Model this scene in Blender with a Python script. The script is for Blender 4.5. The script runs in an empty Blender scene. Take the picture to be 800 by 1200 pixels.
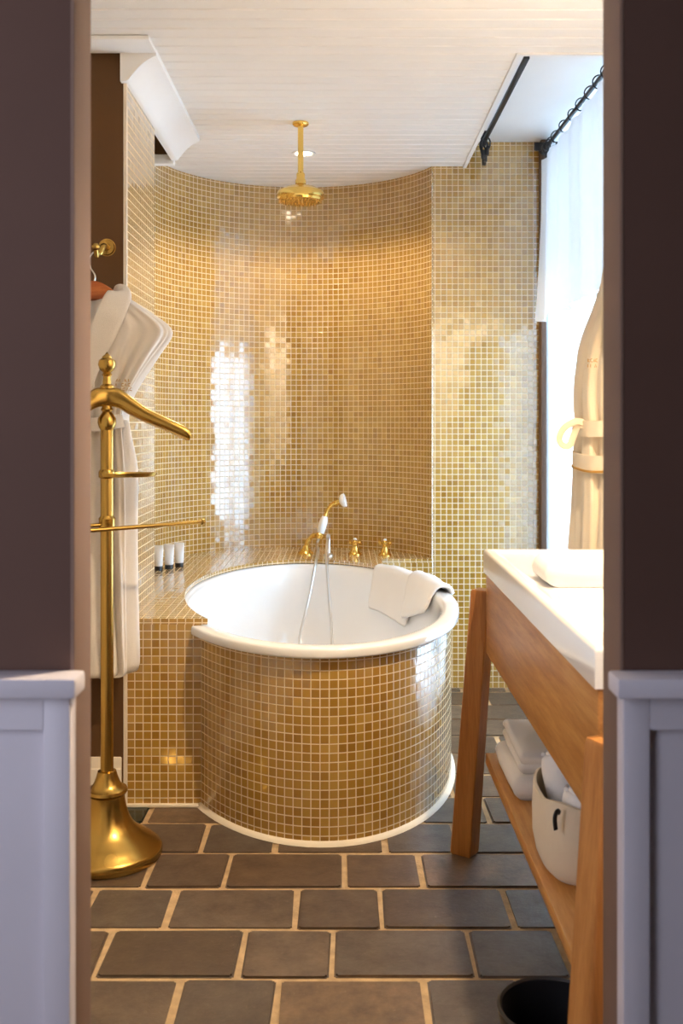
import bpy, bmesh, math, random
from mathutils import Vector, Matrix, noise
from mathutils.geometry import tessellate_polygon
random.seed(7)
PI = math.pi
SC = bpy.context.scene
COL = SC.collection

# ------------------------------------------------------------ camera, world, lights, exposure
CAM_H = 1.15
cd = bpy.data.cameras.new('camera')
cam = bpy.data.objects.new('camera', cd); COL.objects.link(cam)
cam.location = (0, 0, CAM_H); cam.rotation_euler = (PI/2, 0, 0)
cd.sensor_fit = 'VERTICAL'; cd.sensor_height = 36.0; cd.lens = 36.0*1180/1200
cd.shift_y = -105/1200
cd.clip_start = 0.02
cd.dof.use_dof = True; cd.dof.focus_distance = 3.1; cd.dof.aperture_fstop = 6.3
SC.camera = cam

world = bpy.data.worlds.new('daylight'); SC.world = world; world.use_nodes = True
bg = world.node_tree.nodes['Background']
bg.inputs['Color'].default_value = (0.56, 0.76, 1.0, 1); bg.inputs['Strength'].default_value = 13.0

def area(name, loc, rot, sx, sy, energy, color, portal=False, spread=PI):
    l = bpy.data.lights.new(name, 'AREA'); l.shape = 'RECTANGLE'; l.size = sx; l.size_y = sy
    l.energy = energy; l.color = color; l.spread = spread
    if portal: l.cycles.is_portal = True
    o = bpy.data.objects.new(name, l); COL.objects.link(o)
    o.location = loc; o.rotation_euler = rot
    return o
area('window_portal', (1.14, 3.73, 1.20), (0, PI/2, 0), 2.35, 1.2, 1, (1, 1, 1), portal=True)
# daylight of the room the camera stands in (a window behind, to the left)
area('bedroom_window', (-1.22, -0.10, 1.40), (PI/2, 0, -0.66), 0.6, 1.4, 16, (0.80, 0.84, 1.0))

# unseen fill light, added to brighten the boards of the ceiling
area('ceiling_fill_light', (0.86, 2.05, 1.60), (PI, -0.15, 0), 0.08, 0.9, 3.2, (1.0, 0.88, 0.74))

def downlight(name, loc, energy, color, radius=0.035, cone=2.5, blend=0.35):
    l = bpy.data.lights.new(name, 'SPOT'); l.energy = energy; l.color = color
    l.shadow_soft_size = radius; l.spot_size = cone; l.spot_blend = blend
    o = bpy.data.objects.new(name, l); COL.objects.link(o); o.location = loc
    return o
WARM = (1.0, 0.78, 0.52)
SC.view_settings.view_transform = 'Standard'; SC.view_settings.look = 'None'
SC.view_settings.exposure = 0.40; SC.view_settings.gamma = 1.0; SC.view_settings.use_curve_mapping = False

# ------------------------------------------------------------ materials
def srgb(r, g, b):
    f = lambda c: (c/255/12.92) if c/255 <= 0.04045 else ((c/255+0.055)/1.055)**2.4
    return (f(r), f(g), f(b), 1)

class NT:
    def __init__(s, name):
        s.m = bpy.data.materials.new(name); s.m.use_nodes = True
        s.t = s.m.node_tree; s.n = s.t.nodes
        s.b = s.n['Principled BSDF']; s.out = s.n['Material Output']
    def new(s, typ, **kw):
        n = s.n.new(typ)
        for k, v in kw.items(): setattr(n, k, v)
        return n
    def link(s, a, b): s.t.links.new(a, b)
    def math(s, op, a, b=None, c=None):
        n = s.new('ShaderNodeMath', operation=op)
        for i, v in enumerate((a, b, c)):
            if v is None: continue
            if isinstance(v, (int, float)): n.inputs[i].default_value = v
            else: s.link(v, n.inputs[i])
        return n.outputs[0]
    def mix(s, fac, a, b):
        n = s.new('ShaderNodeMix', data_type='RGBA')
        for sock, v in ((n.inputs[0], fac), (n.inputs[6], a), (n.inputs[7], b)):
            if isinstance(v, (int, float, tuple)): sock.default_value = v
            else: s.link(v, sock)
        return n.outputs[2]
    def ramp(s, fac, stops):
        n = s.new('ShaderNodeValToRGB')
        e = n.color_ramp.elements
        while len(e) < len(stops): e.new(0.5)
        for el, (p, c) in zip(e, stops): el.position = p; el.color = c
        s.link(fac, n.inputs[0]); return n.outputs[0]
    def noise(s, scale, detail=3, vec=None, rough=0.5):
        n = s.new('ShaderNodeTexNoise'); n.inputs['Scale'].default_value = scale
        n.inputs['Detail'].default_value = detail; n.inputs['Roughness'].default_value = rough
        if vec is None:
            tc = s.new('ShaderNodeTexCoord'); vec = tc.outputs['Object']
        s.link(vec, n.inputs['Vector']); return n.outputs['Fac']
    def bump(s, h, strength, dist, normal=None):
        n = s.new('ShaderNodeBump'); n.inputs['Strength'].default_value = strength
        n.inputs['Distance'].default_value = dist; s.link(h, n.inputs['Height'])
        if normal is not None: s.link(normal, n.inputs['Normal'])
        return n.outputs[0]
    def set(s, **kw):
        for k, v in kw.items():
            i = s.b.inputs[k.replace('_', ' ')]
            if isinstance(v, (int, float, tuple)): i.default_value = v
            else: s.link(v, i)
        return s

def plain(name, col, rough=0.5, var=0.06, nscale=6, bump=0.0, bscale=60, **kw):
    t = NT(name)
    n = t.noise(nscale, 4)
    d = tuple(c*(1-var) for c in col[:3])+(1,); l = tuple(min(1, c*(1+var)) for c in col[:3])+(1,)
    t.set(Base_Color=t.ramp(n, [(0.3, d), (0.7, l)]), Roughness=rough, **kw)
    if bump: t.set(Normal=t.bump(t.noise(bscale, 4), bump, 0.01))
    return t.m

def mosaic():
    t = NT('gold glass mosaic'); P = 0.025; G = 0.055
    uv = t.new('ShaderNodeUVMap'); uv.uv_map = 'UVMap'
    sc = t.new('ShaderNodeVectorMath', operation='SCALE'); sc.inputs['Scale'].default_value = 1/P
    t.link(uv.outputs[0], sc.inputs[0])
    fl = t.new('ShaderNodeVectorMath', operation='FLOOR'); t.link(sc.outputs[0], fl.inputs[0])
    fr = t.new('ShaderNodeVectorMath', operation='FRACTION'); t.link(sc.outputs[0], fr.inputs[0])
    sx = t.new('ShaderNodeSeparateXYZ'); t.link(fr.outputs[0], sx.inputs[0])
    def edge(o): return t.math('MINIMUM', o, t.math('SUBTRACT', 1.0, o))
    e = t.math('MINIMUM', edge(sx.outputs[0]), edge(sx.outputs[1]))
    mr = t.new('ShaderNodeMapRange'); mr.interpolation_type = 'SMOOTHSTEP'
    t.link(e, mr.inputs[0]); mr.inputs[1].default_value = G-0.02; mr.inputs[2].default_value = G+0.025
    tile = mr.outputs[0]
    w = t.new('ShaderNodeTexWhiteNoise', noise_dimensions='2D'); t.link(fl.outputs[0], w.inputs['Vector'])
    col = t.ramp(w.outputs['Value'], [(0.0, srgb(156, 112, 38)), (0.25, srgb(169, 125, 45)), (0.75, srgb(176, 133, 52)), (1.0, srgb(190, 149, 70))])
    strk = t.noise(300, 3)
    col = t.mix(t.math('MULTIPLY', strk, 0.15), col, srgb(196, 150, 84))
    t.set(Base_Color=t.mix(tile, srgb(232, 212, 176), col))
    ro = t.new('ShaderNodeMapRange'); t.link(tile, ro.inputs[0]); ro.inputs[3].default_value = 0.7; ro.inputs[4].default_value = 0.13
    t.set(Roughness=ro.outputs[0])
    mt = t.math('MULTIPLY', tile, 0.0); t.set(Metallic=mt, Specular_IOR_Level=0.6)
    t.set(Coat_Weight=t.math('MULTIPLY', tile, 0.9), Coat_Roughness=0.06, Coat_IOR=1.9)
    # each tile is set at a slightly different angle
    w2 = t.new('ShaderNodeTexWhiteNoise', noise_dimensions='2D')
    ad = t.new('ShaderNodeVectorMath', operation='ADD'); ad.inputs[1].default_value = (17.3, 5.1, 0)
    t.link(fl.outputs[0], ad.inputs[0]); t.link(ad.outputs[0], w2.inputs['Vector'])
    nm = t.mix(0.022, (0.5, 0.5, 1.0, 1.0), w2.outputs['Color'])
    nn = t.new('ShaderNodeNormalMap'); nn.uv_map = 'UVMap'; t.link(nm, nn.inputs['Color'])
    t.set(Normal=t.bump(tile, 0.35, 0.002, nn.outputs[0]))
    t.link(t.b.inputs['Normal'].links[0].from_socket, t.b.inputs['Coat Normal'])
    return t.m

def slate():
    t = NT('slate floor tile')
    g = t.new('ShaderNodeNewGeometry')
    r = g.outputs['Random Per Island']
    col = t.ramp(r, [(0.0, srgb(86, 70, 55)), (0.35, srgb(106, 82, 60)), (0.65, srgb(94, 84, 74)), (1.0, srgb(134, 106, 78))])
    n = t.noise(11, 8, rough=0.75); n2 = t.noise(90, 5, rough=0.7)
    col = t.mix(t.ramp(n, [(0.35, (0, 0, 0, 1)), (0.7, (0.8, 0.8, 0.8, 1))]), col, srgb(66, 52, 42))
    sp = t.ramp(n2, [(0.62, (0, 0, 0, 1)), (0.78, (1, 1, 1, 1))])
    col = t.mix(t.math('MULTIPLY', sp, 0.4), col, srgb(180, 156, 124))
    t.set(Base_Color=col, Roughness=t.math('MULTIPLY_ADD', n, 0.3, 0.30))
    t.set(Normal=t.bump(t.math('ADD', n, t.math('MULTIPLY', n2, 0.3)), 0.35, 0.006))
    return t.m

def wood(name, c1, c2, c3, axis='Y', rough=0.42):
    t = NT(name)
    tc = t.new('ShaderNodeTexCoord'); mp = t.new('ShaderNodeMapping')
    s = {'X': (2, 28, 28), 'Y': (28, 2, 28), 'Z': (28, 28, 2)}[axis]
    mp.inputs['Scale'].default_value = s
    t.link(tc.outputs['Object'], mp.inputs[0])
    n = t.noise(1.6, 6, mp.outputs[0], 0.6); n2 = t.noise(9, 3, mp.outputs[0], 0.6)
    f = t.math('MULTIPLY_ADD', n2, 0.35, t.math('MULTIPLY', n, 0.75))
    t.set(Base_Color=t.ramp(f, [(0.35, c1), (0.52, c2), (0.7, c3)]), Roughness=rough)
    t.set(Normal=t.bump(f, 0.12, 0.004))
    return t.m

def metal(name, col, rough, aniso_noise=0.0):
    t = NT(name)
    n = t.noise(5, 2)
    t.set(Base_Color=t.ramp(n, [(0.3, tuple(c*0.88 for c in col[:3])+(1,)), (0.7, col)]), Metallic=1.0,
          Roughness=t.math('MULTIPLY_ADD', n, 0.08, rough))
    return t.m

def cloth(name, col, col2, scale=260, bump=0.5, fold=0.0, rough=0.95):
    t = NT(name)
    n = t.noise(scale*2, 2); n2 = t.noise(5, 3)
    t.set(Base_Color=t.mix(n2, col, col2), Roughness=rough, Sheen_Weight=0.25, Specular_IOR_Level=0.1)
    h = n
    if fold: h = t.math('MULTIPLY_ADD', t.noise(7, 2), fold, n)
    t.set(Normal=t.bump(h, bump, 0.003 if not fold else 0.006))
    return t.m

def sheer(name, col, transp, transl=0.8):
    t = NT(name)
    wv = t.new('ShaderNodeTexNoise'); wv.inputs['Scale'].default_value = 400
    tc = t.new('ShaderNodeTexCoord'); t.link(tc.outputs['Object'], wv.inputs['Vector'])
    d = t.new('ShaderNodeBsdfDiffuse'); d.inputs[0].default_value = col
    tl = t.new('ShaderNodeBsdfTranslucent'); tl.inputs[0].default_value = col
    tr = t.new('ShaderNodeBsdfTransparent'); tr.inputs[0].default_value = (1, 1, 1, 1)
    m1 = t.new('ShaderNodeMixShader'); m1.inputs[0].default_value = transl
    t.link(d.outputs[0], m1.inputs[1]); t.link(tl.outputs[0], m1.inputs[2])
    m2 = t.new('ShaderNodeMixShader'); t.link(t.math('MULTIPLY_ADD', wv.outputs['Fac'], 0.1, transp-0.05), m2.inputs[0])
    t.link(m1.outputs[0], m2.inputs[1]); t.link(tr.outputs[0], m2.inputs[2])
    t.link(m2.outputs[0], t.out.inputs['Surface'])
    return t.m

def pane():
    t = NT('window glass')
    fr = t.new('ShaderNodeFresnel'); fr.inputs[0].default_value = 1.45
    gl = t.new('ShaderNodeBsdfGlossy'); gl.inputs['Roughness'].default_value = 0.02
    tr = t.new('ShaderNodeBsdfTransparent'); tr.inputs[0].default_value = (0.96, 0.98, 0.98, 1)
    m = t.new('ShaderNodeMixShader'); t.link(fr.outputs[0], m.inputs[0])
    t.link(tr.outputs[0], m.inputs[1]); t.link(gl.outputs[0], m.inputs[2])
    t.link(m.outputs[0], t.out.inputs['Surface'])
    return t.m

def glow(name, col, s):
    t = NT(name); t.set(Base_Color=(1, 1, 1, 1), Emission_Color=col, Emission_Strength=s)
    return t.m

M = {}
M['mosaic'] = mosaic()
M['slate'] = slate()
M['dark_tile'] = plain('dark green glazed floor tile', srgb(30, 42, 38), 0.2, 0.2, 12)
M['grout'] = plain('sandy floor grout', srgb(192, 162, 122), 0.9, 0.2, 30, 0.4, 200)
M['bead'] = plain('pale grout bead', srgb(235, 222, 200), 0.6)
M['plank'] = plain('white painted boards', srgb(240, 236, 232), 0.55, 0.02, 4)
M['white_paint'] = plain('white paint', srgb(240, 238, 236), 0.6, 0.02, 4)
M['brown_paint'] = plain('dark brown wall paint', srgb(88, 61, 50), 0.8, 0.05, 5, 0.05, 300)
M['brown_back'] = plain('deep brown wall paint', srgb(90, 58, 22), 0.7, 0.05, 5, 0.05, 300)
M['jamb'] = plain('brown wall paint lightened as lit', srgb(124, 98, 84), 0.7, 0.05, 5, 0.05, 300)  # the brown wall paint again, lightened for the light on the reveals
M['wainscot'] = plain('pale lilac panel paint', srgb(206, 200, 208), 0.55, 0.03, 4)
M['cream'] = plain('cream paint', srgb(226, 214, 196), 0.6, 0.04, 5)
M['brown_trim'] = plain('brown window trim', srgb(96, 68, 48), 0.5, 0.08, 8)
M['enamel'] = plain('white tub enamel', srgb(244, 243, 242), 0.12, 0.01, 3, Coat_Weight=0.4)
M['ceramic'] = plain('white ceramic', srgb(243, 240, 236), 0.15, 0.01, 3, Coat_Weight=0.4)
M['brass'] = metal('brushed brass', (0.54, 0.34, 0.085, 1), 0.22)
M['gold'] = metal('polished gold fitting', (0.90, 0.60, 0.16, 1), 0.12)
M['chrome'] = metal('chrome hose', (0.75, 0.74, 0.72, 1), 0.25)
M['iron'] = plain('black iron', srgb(26, 24, 26), 0.45, 0.1, 20)
M['black'] = plain('black plastic', srgb(24, 22, 24), 0.4, 0.1, 20)
M['oak'] = wood('warm oak along', srgb(160, 102, 46), srgb(184, 124, 60), srgb(204, 148, 82), 'Y')
M['oak_leg'] = wood('warm oak upright', srgb(150, 92, 40), srgb(174, 112, 52), srgb(194, 132, 68), 'Z')
M['hanger'] = wood('cherry hanger wood', srgb(150, 74, 26), srgb(176, 92, 36), srgb(196, 112, 50), 'X')
M['terry'] = cloth('white terry', srgb(240, 236, 232), srgb(232, 226, 220), 220, 0.3)
M['robe'] = cloth('white robe cotton', srgb(232, 224, 214), srgb(222, 212, 202), 240, 0.35, 3.0)
M['robe_in'] = cloth('robe lining', srgb(222, 212, 202), srgb(212, 202, 190), 240, 0.5)
M['robe_beige'] = cloth('cream waffle robe', srgb(236, 220, 194), srgb(224, 206, 178), 240, 0.35, 3.0)
M['basket'] = cloth('cream woven basket', srgb(226, 210, 184), srgb(212, 194, 166), 150, 0.35)
M['thread'] = plain('gold thread', srgb(188, 140, 62), 0.6, 0.15, 200)
M['sheer'] = sheer('white sheer', (0.93, 0.95, 0.97, 1), 0.42, 0.75)
M['voile'] = sheer('white voile top curtain', (0.84, 0.89, 0.95, 1), 0.02, 0.12)
M['pane'] = pane()
M['tube_white'] = plain('white plastic tube', srgb(240, 238, 236), 0.35, 0.02)
M['porcelain'] = plain('porcelain handle', srgb(240, 238, 236), 0.15, 0.01)

# ------------------------------------------------------------ mesh helpers
class B:
    def __init__(s): s.v = []; s.f = []; s.uv = {}
    def add(s, vs, fs):
        k = len(s.v); s.v += [tuple(p) for p in vs]; s.f += [tuple(i+k for i in f) for f in fs]; return k
    def quad(s, pts, uvs=None):
        k = s.add(pts, [tuple(range(len(pts)))])
        if uvs: s.uv[len(s.f)-1] = uvs
    def box(s, lo, hi, bev=0.0, seg=2):
        if bev <= 0:
            x0, y0, z0 = lo; x1, y1, z1 = hi
            s.add([(x0,y0,z0),(x1,y0,z0),(x1,y1,z0),(x0,y1,z0),(x0,y0,z1),(x1,y0,z1),(x1,y1,z1),(x0,y1,z1)],
                  [(0,3,2,1),(4,5,6,7),(0,1,5,4),(1,2,6,5),(2,3,7,6),(3,0,4,7)]); return s
        bm = bmesh.new(); bmesh.ops.create_cube(bm, size=1)
        for v in bm.verts: v.co = Vector([(lo[i]+hi[i])/2+v.co[i]*(hi[i]-lo[i]) for i in range(3)])
        bmesh.ops.bevel(bm, geom=list(bm.edges), offset=bev, segments=seg, affect='EDGES', profile=0.5)
        s.from_bm(bm); return s
    def from_bm(s, bm):
        bm.verts.index_update()
        s.add([v.co[:] for v in bm.verts], [tuple(v.index for v in f.verts) for f in bm.faces]); bm.free()
    def loft(s, rings, cap0=True, cap1=True, closed=True):
        n = len(rings[0]); k = len(s.v)
        for r in rings: s.v += [tuple(p) for p in r]
        for i in range(len(rings)-1):
            for j in range(n if closed else n-1):
                a = k+i*n+j; b = k+i*n+(j+1) % n
                s.f.append((a, b, b+n, a+n))
        if closed and cap0: s.f.append(tuple(k+j for j in reversed(range(n))))
        if closed and cap1: s.f.append(tuple(k+(len(rings)-1)*n+j for j in range(n)))
        return s
    def lathe(s, prof, o=(0,0,0), n=32, axis=None, cap0=True, cap1=True):
        rot = Matrix.Identity(3) if axis is None else Vector((0,0,1)).rotation_difference(Vector(axis)).to_matrix()
        o = Vector(o)
        rings = [[tuple(o+rot @ Vector((r*math.cos(2*PI*j/n), r*math.sin(2*PI*j/n), z))) for j in range(n)] for r, z in prof]
        return s.loft(rings, cap0, cap1)
    def tube(s, path, r, n=12, closed=False, flat=1.0, up=None):
        path = [Vector(p) for p in path]; m = len(path); rings = []; prev = None
        for i, p in enumerate(path):
            if closed: t = path[(i+1) % m]-path[i-1]
            else: t = path[min(i+1, m-1)]-path[max(i-1, 0)]
            t.normalize()
            if prev is None:
                u = Vector(up) if up else (Vector((0,0,1)) if abs(t.z) < 0.9 else Vector((1,0,0)))
            else: u = prev
            u = (u-t*u.dot(t)).normalized(); w = t.cross(u); prev = u
            rr = r[i] if isinstance(r, (list, tuple)) else r
            rings.append([p+u*rr*math.cos(2*PI*j/n)+w*rr*flat*math.sin(2*PI*j/n) for j in range(n)])
        if closed: rings.append(rings[0]); return s.loft(rings, False, False)
        return s.loft(rings)

def obj(name, b, mat, parent=None, smooth=True, sharp=0.6, origin=None):
    me = bpy.data.meshes.new(name)
    o = bpy.data.objects.new(name, me); COL.objects.link(o)
    off = Vector(parent.location) if parent is not None else (Vector(origin) if origin else Vector((0,0,0)))
    p = parent
    while p is not None and p.parent is not None: p = p.parent; off += Vector(p.location)
    rz = p.rotation_euler.z if p is not None else 0.0
    rm = Matrix.Rotation(-rz, 3, 'Z')
    me.from_pydata([tuple(rm @ (Vector(v)-off)) for v in b.v], [], b.f)
    if b.uv:
        ul = me.uv_layers.new(name='UVMap')
        for fi, uvs in b.uv.items():
            pl = me.polygons[fi]
            for li, c in zip(pl.loop_indices, uvs): ul.data[li].uv = c
    else:
        me.uv_layers.new(name='UVMap')
    bm = bmesh.new(); bm.from_mesh(me)
    if not b.uv:
        bmesh.ops.remove_doubles(bm, verts=bm.verts, dist=1e-6)
        bmesh.ops.recalc_face_normals(bm, faces=bm.faces)
    bm.to_mesh(me); bm.free()
    if smooth:
        me.polygons.foreach_set('use_smooth', [True]*len(me.polygons))
        me.set_sharp_from_angle(angle=sharp)
    me.materials.append(mat if not isinstance(mat, str) else M[mat])
    if parent is not None: o.parent = parent
    elif origin: o.location = origin
    return o

def thing(name, label, cat, loc=(0,0,0), rz=0.0, group=None):
    o = bpy.data.objects.new(name, None); COL.objects.link(o); o.empty_display_size = 0.05
    o.location = loc; o.rotation_euler = (0, 0, rz); return tag(o, label, cat, group)
def tag(o, label, cat, group=None):
    o['label'] = label; o['category'] = cat
    if group: o['group'] = group
    return o
def struct(name, b, mat, parent=None, smooth=False, label=None):
    o = obj(name, b, mat, parent, smooth)
    if parent is None:
        o['kind'] = 'structure'
        if label: o['label'] = label
    return o
def subsurf(o, lv=1):
    m = o.modifiers.new('subsurf', 'SUBSURF'); m.levels = lv; m.render_levels = lv; return o
def smoothstep(a, b, x):
    t = max(0, min(1, (x-a)/(b-a))); return t*t*(3-2*t)
def lerp_table(tab, x):
    if x <= tab[0][0]: return tab[0][1]
    for (a, p), (b, q) in zip(tab, tab[1:]):
        if x <= b: return p+(q-p)*(x-a)/(b-a)
    return tab[-1][1]
def spline(pts, n):
    pts = [Vector(p) for p in pts]; out = []
    P = [2*pts[0]-pts[1]]+pts+[2*pts[-1]-pts[-2]]
    for i in range(1, len(P)-2):
        for k in range(n):
            t = k/n; a, b, c, d = P[i-1], P[i], P[i+1], P[i+2]
            out.append(0.5*((2*b)+(c-a)*t+(2*a-5*b+4*c-d)*t*t+(3*b-a-3*c+d)*t**3))
    out.append(pts[-1]); return out

# ------------------------------------------------------------ layout numbers
CEIL = 2.258
YW0, YW1 = 1.222, 1.300          # wall with the doorway
JL, JR = -0.3265, 0.3405           # doorway sides
YP = 3.016                        # tiled panel left of the tub and brown wall
XL = -0.644                       # tiled left wall
YF = 4.360                        # flat tiled wall beside the window
XR = 0.95                         # window wall
LEDGE = 0.562
AC, AR = (-0.18, 4.14), 0.61      # apse centre and radius
TC, TA, TB, TT = (-0.098, 3.540), 0.464, 0.805, 0.085   # tub ellipse

def ell(th, da=0.0, sa=1.0, sb=1.0):
    c, s = math.cos(TT), math.sin(TT); a = (TA+da)*sa; b = (TB+da)*sb
    return (TC[0]+c*a*math.cos(th)-s*b*math.sin(th), TC[1]+s*a*math.cos(th)+c*b*math.sin(th))

def tile_wall(name, path, z0, z1, u0=0.0, back=0.02, parent=None, v0=0.0):
    """Mosaic-clad wall following a 2D path, the tiled face on the path's right-hand side; it has a thickness."""
    b = B(); u = u0; n = len(path); us = [u0]
    for p, q in zip(path, path[1:]):
        u += math.hypot(q[0]-p[0], q[1]-p[1]); us.append(u)
    nrm = []
    for i in range(n):
        p, q = path[max(i-1, 0)], path[min(i+1, n-1)]
        d = Vector((q[0]-p[0], q[1]-p[1])).normalized(); nrm.append(Vector((-d.y, d.x)))
    bk = [(path[i][0]+nrm[i].x*back, path[i][1]+nrm[i].y*back) for i in range(n)]
    k = b.add([(p[0], p[1], z) for p in path for z in (z0, z1)]+[(p[0], p[1], z) for p in bk for z in (z0, z1)], [])
    for i in range(n-1):
        a = 2*i; c = 2*n+2*i
        for f, uv in (((a, a+2, a+3, a+1), ((us[i], z0-v0), (us[i+1], z0-v0), (us[i+1], z1-v0), (us[i], z1-v0))),
                      ((c+1, c+3, c+2, c), ((us[i], z1-v0), (us[i+1], z1-v0), (us[i+1], z0-v0), (us[i], z0-v0))),
                      ((a+1, a+3, c+3, c+1), ((us[i], 0), (us[i+1], 0), (us[i+1], back), (us[i], back))),
                      ((a+2, a, c, c+2), ((us[i+1], 0), (us[i], 0), (us[i], back), (us[i+1], back)))):
            b.f.append(f); b.uv[len(b.f)-1] = uv
    e = 2*(n-1)
    for f in ((0, 1, 2*n+1, 2*n), (e+1, e, 2*n+e, 2*n+e+1)):
        b.f.append(f); b.uv[len(b.f)-1] = ((0, z0), (0, z1), (back, z1), (back, z0))
    return b

# ------------------------------------------------------------ floor
b = B(); b.box((-1.6, -2.2, -0.06), (1.7, 4.9, -0.004))
fl = struct('floor', b, 'grout')
b = B(); bd_ = B(); PER = 0.498; ROW = 0.2015
y = 2.084-ROW*21; r = -21
rng = random.Random(3)
while y < 4.85:
    off = -0.517 + 0.112*r   # first wide tile of the row
    x = off-PER*8; kx = 0
    while x < 1.8:
        for wdt in (0.300, 0.198):
            x0, x1 = x, x+wdt; x += wdt
            if x1 < -1.5 or x0 > 1.6: continue
            g = 0.0055
            j = lambda: rng.uniform(-0.0025, 0.0025)
            dz = rng.uniform(-0.0012, 0.0012)
            bm = bmesh.new()
            vs = [bm.verts.new(p) for p in ((x0+g+j(), y+g+j(), -0.012), (x1-g+j(), y+g+j(), -0.012), (x1-g+j(), y+ROW-g+j(), -0.012), (x0+g+j(), y+ROW-g+j(), -0.012))]
            f = bm.faces.new(vs)
            ex = bmesh.ops.extrude_face_region(bm, geom=[f])
            top = [v for v in ex['geom'] if isinstance(v, bmesh.types.BMVert)]
            for v in top: v.co.z = 0.0+dz
            vert_e = [e for e in bm.edges if abs(e.verts[0].co.z-e.verts[1].co.z) > 0.005]
            bmesh.ops.bevel(bm, geom=vert_e, offset=0.004, segments=2, affect='EDGES')
            te = [e for e in bm.edges if all(v.co.z > -0.006 for v in e.verts)]
            bmesh.ops.bevel(bm, geom=te, offset=0.004, segments=2, affect='EDGES')
            (bd_ if 2.85 < y < 2.93 and x1 < -0.30 else b).from_bm(bm)
    y += ROW; r += 1
struct('floor_tiling', b, 'slate', fl, smooth=True)
struct('floor_border_tiling', bd_, 'dark_tile', fl, smooth=True)

# ------------------------------------------------------------ ceiling of boards with the window recess
b = B(); PW = 0.0655
y = 3.03-PW*27
while y < 4.82:
    y0, y1 = y, y+PW; y += PW
    spans = [(-1.10, XR)]
    if y1 > 3.031: spans = [(-1.10, 0.54)]
    if y0 > 3.46 and y1 < 4.03: spans = [(-1.10, -0.95), (-0.648, 0.54)]
    for xa, xb in spans:
        g = 0.0032
        prof = [(y0+g, CEIL+0.012), (y0+g, CEIL+0.003), (y0+g+0.003, CEIL), (y1-g-0.003, CEIL), (y1-g, CEIL+0.003), (y1-g, CEIL+0.012)]
        b.loft([[(xa, p[0], p[1]) for p in prof], [(xb, p[0], p[1]) for p in prof]])
ce = struct('ceiling', b, 'plank')
b = B()
b.box((-1.10, 1.2, CEIL+0.0105), (XR+0.1, 3.032, CEIL+0.14)); b.box((-0.645, 3.032, CEIL+0.0105), (0.54, 4.9, CEIL+0.14))
b.box((-1.10, 3.032, CEIL+0.0105), (-0.645, 3.47, CEIL+0.14)); b.box((-1.10, 4.02, CEIL+0.0105), (-0.645, 4.9, CEIL+0.14))
b.box((-1.10, 3.47, CEIL+0.13), (-0.645, 4.02, CEIL+0.14))
struct('ceiling_backing', b, 'white_paint', ce)
b = B(); b.box((0.54, 3.032, 2.364), (XR+0.2, 4.9, 2.40))
b.box((0.525, 3.018, CEIL-0.006), (0.54, YF, CEIL+0.02)); b.box((0.54, 3.018, CEIL-0.006), (XR, 3.032, CEIL+0.02))
struct('ceiling_recess', b, 'white_paint', ce)
# cove moulding above the left tiled wall, brown face in the gap beyond it
b = B(); prof = [(XL-0.012, 2.162), (XL+0.004, 2.162)]
for k in range(9):
    u = k/8
    prof.append((XL+0.012+0.078*u, 2.166+0.070*u+0.010*math.sin(PI*u)))
prof += [(XL+0.095, 2.238), (XL+0.095, CEIL-0.001), (XL-0.012, CEIL-0.001)]
b.loft([[(p[0], 2.985, p[1]) for p in prof], [(p[0], 3.895, p[1]) for p in prof]])
prof2 = [(p[0]-0.11, p[1]) for p in prof]
b.box((-1.05, 2.875, 2.243), (XL+0.095, 2.985, CEIL-0.001), 0.004)
struct('trim_1', b, 'white_paint', smooth=True)
b = B(); b.box((-0.95, 3.900, 2.188), (XL-0.005, 3.915, CEIL+0.13))
struct('trim_2', b, 'brown_back')
b = B(); b.box((-0.95, 3.896, 2.150), (XL-0.005, 3.93, 2.188), 0.003); struct('trim_9', b, 'white_paint', smooth=True)

# ------------------------------------------------------------ walls
arc = []
a1 = math.acos((0.39-AC[0])/AR)
for k in range(49):
    a = PI-(PI-a1)*k/48
    arc.append((AC[0]+AR*math.cos(a), AC[1]+AR*math.sin(a)))
struct('wall_left', tile_wall('w', [(XL, YP), (XL, 3.47)], 0, 2.166, 0.3, 0.05), 'mosaic')
# apse: path goes left to right, room is on the right-hand side of travel
struct('wall_back', tile_wall('w', [(arc[0][0], 3.44)]+arc, 0, CEIL, 0.0, 0.04), 'mosaic', smooth=True)
struct('wall_back_right', tile_wall('w', [(0.39, YF), (0.872, YF)], 0, 2.364, 0.01, 0.05), 'mosaic')
b = B(); b.box((-1.05, 3.47, 0), (-0.70, 3.49, 2.30)); b.box((-1.05, YP-0.010, 0), (XL-0.006, YP-0.001, CEIL))
struct('wall_left_back', b, 'brown_back')
b = B(); b.box((XL-0.007, YP-0.012, 0.0), (XL+0.004, YP-0.0005, 2.162), 0.002)
struct('trim_3', b, 'cream')
b = B(); b.box((-1.07, YW1, 0), (-1.05, 3.49, CEIL+0.02)); struct('wall_left_side', b, 'cream')
b = B(); b.box((-1.05, YP-0.018, 0), (XL-0.012, YP, 0.152), 0.004); b.box((-1.05, YP-0.024, 0), (XL-0.012, YP-0.017, 0.12), 0.003)
struct('baseboard_left', b, 'cream', smooth=True)
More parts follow.
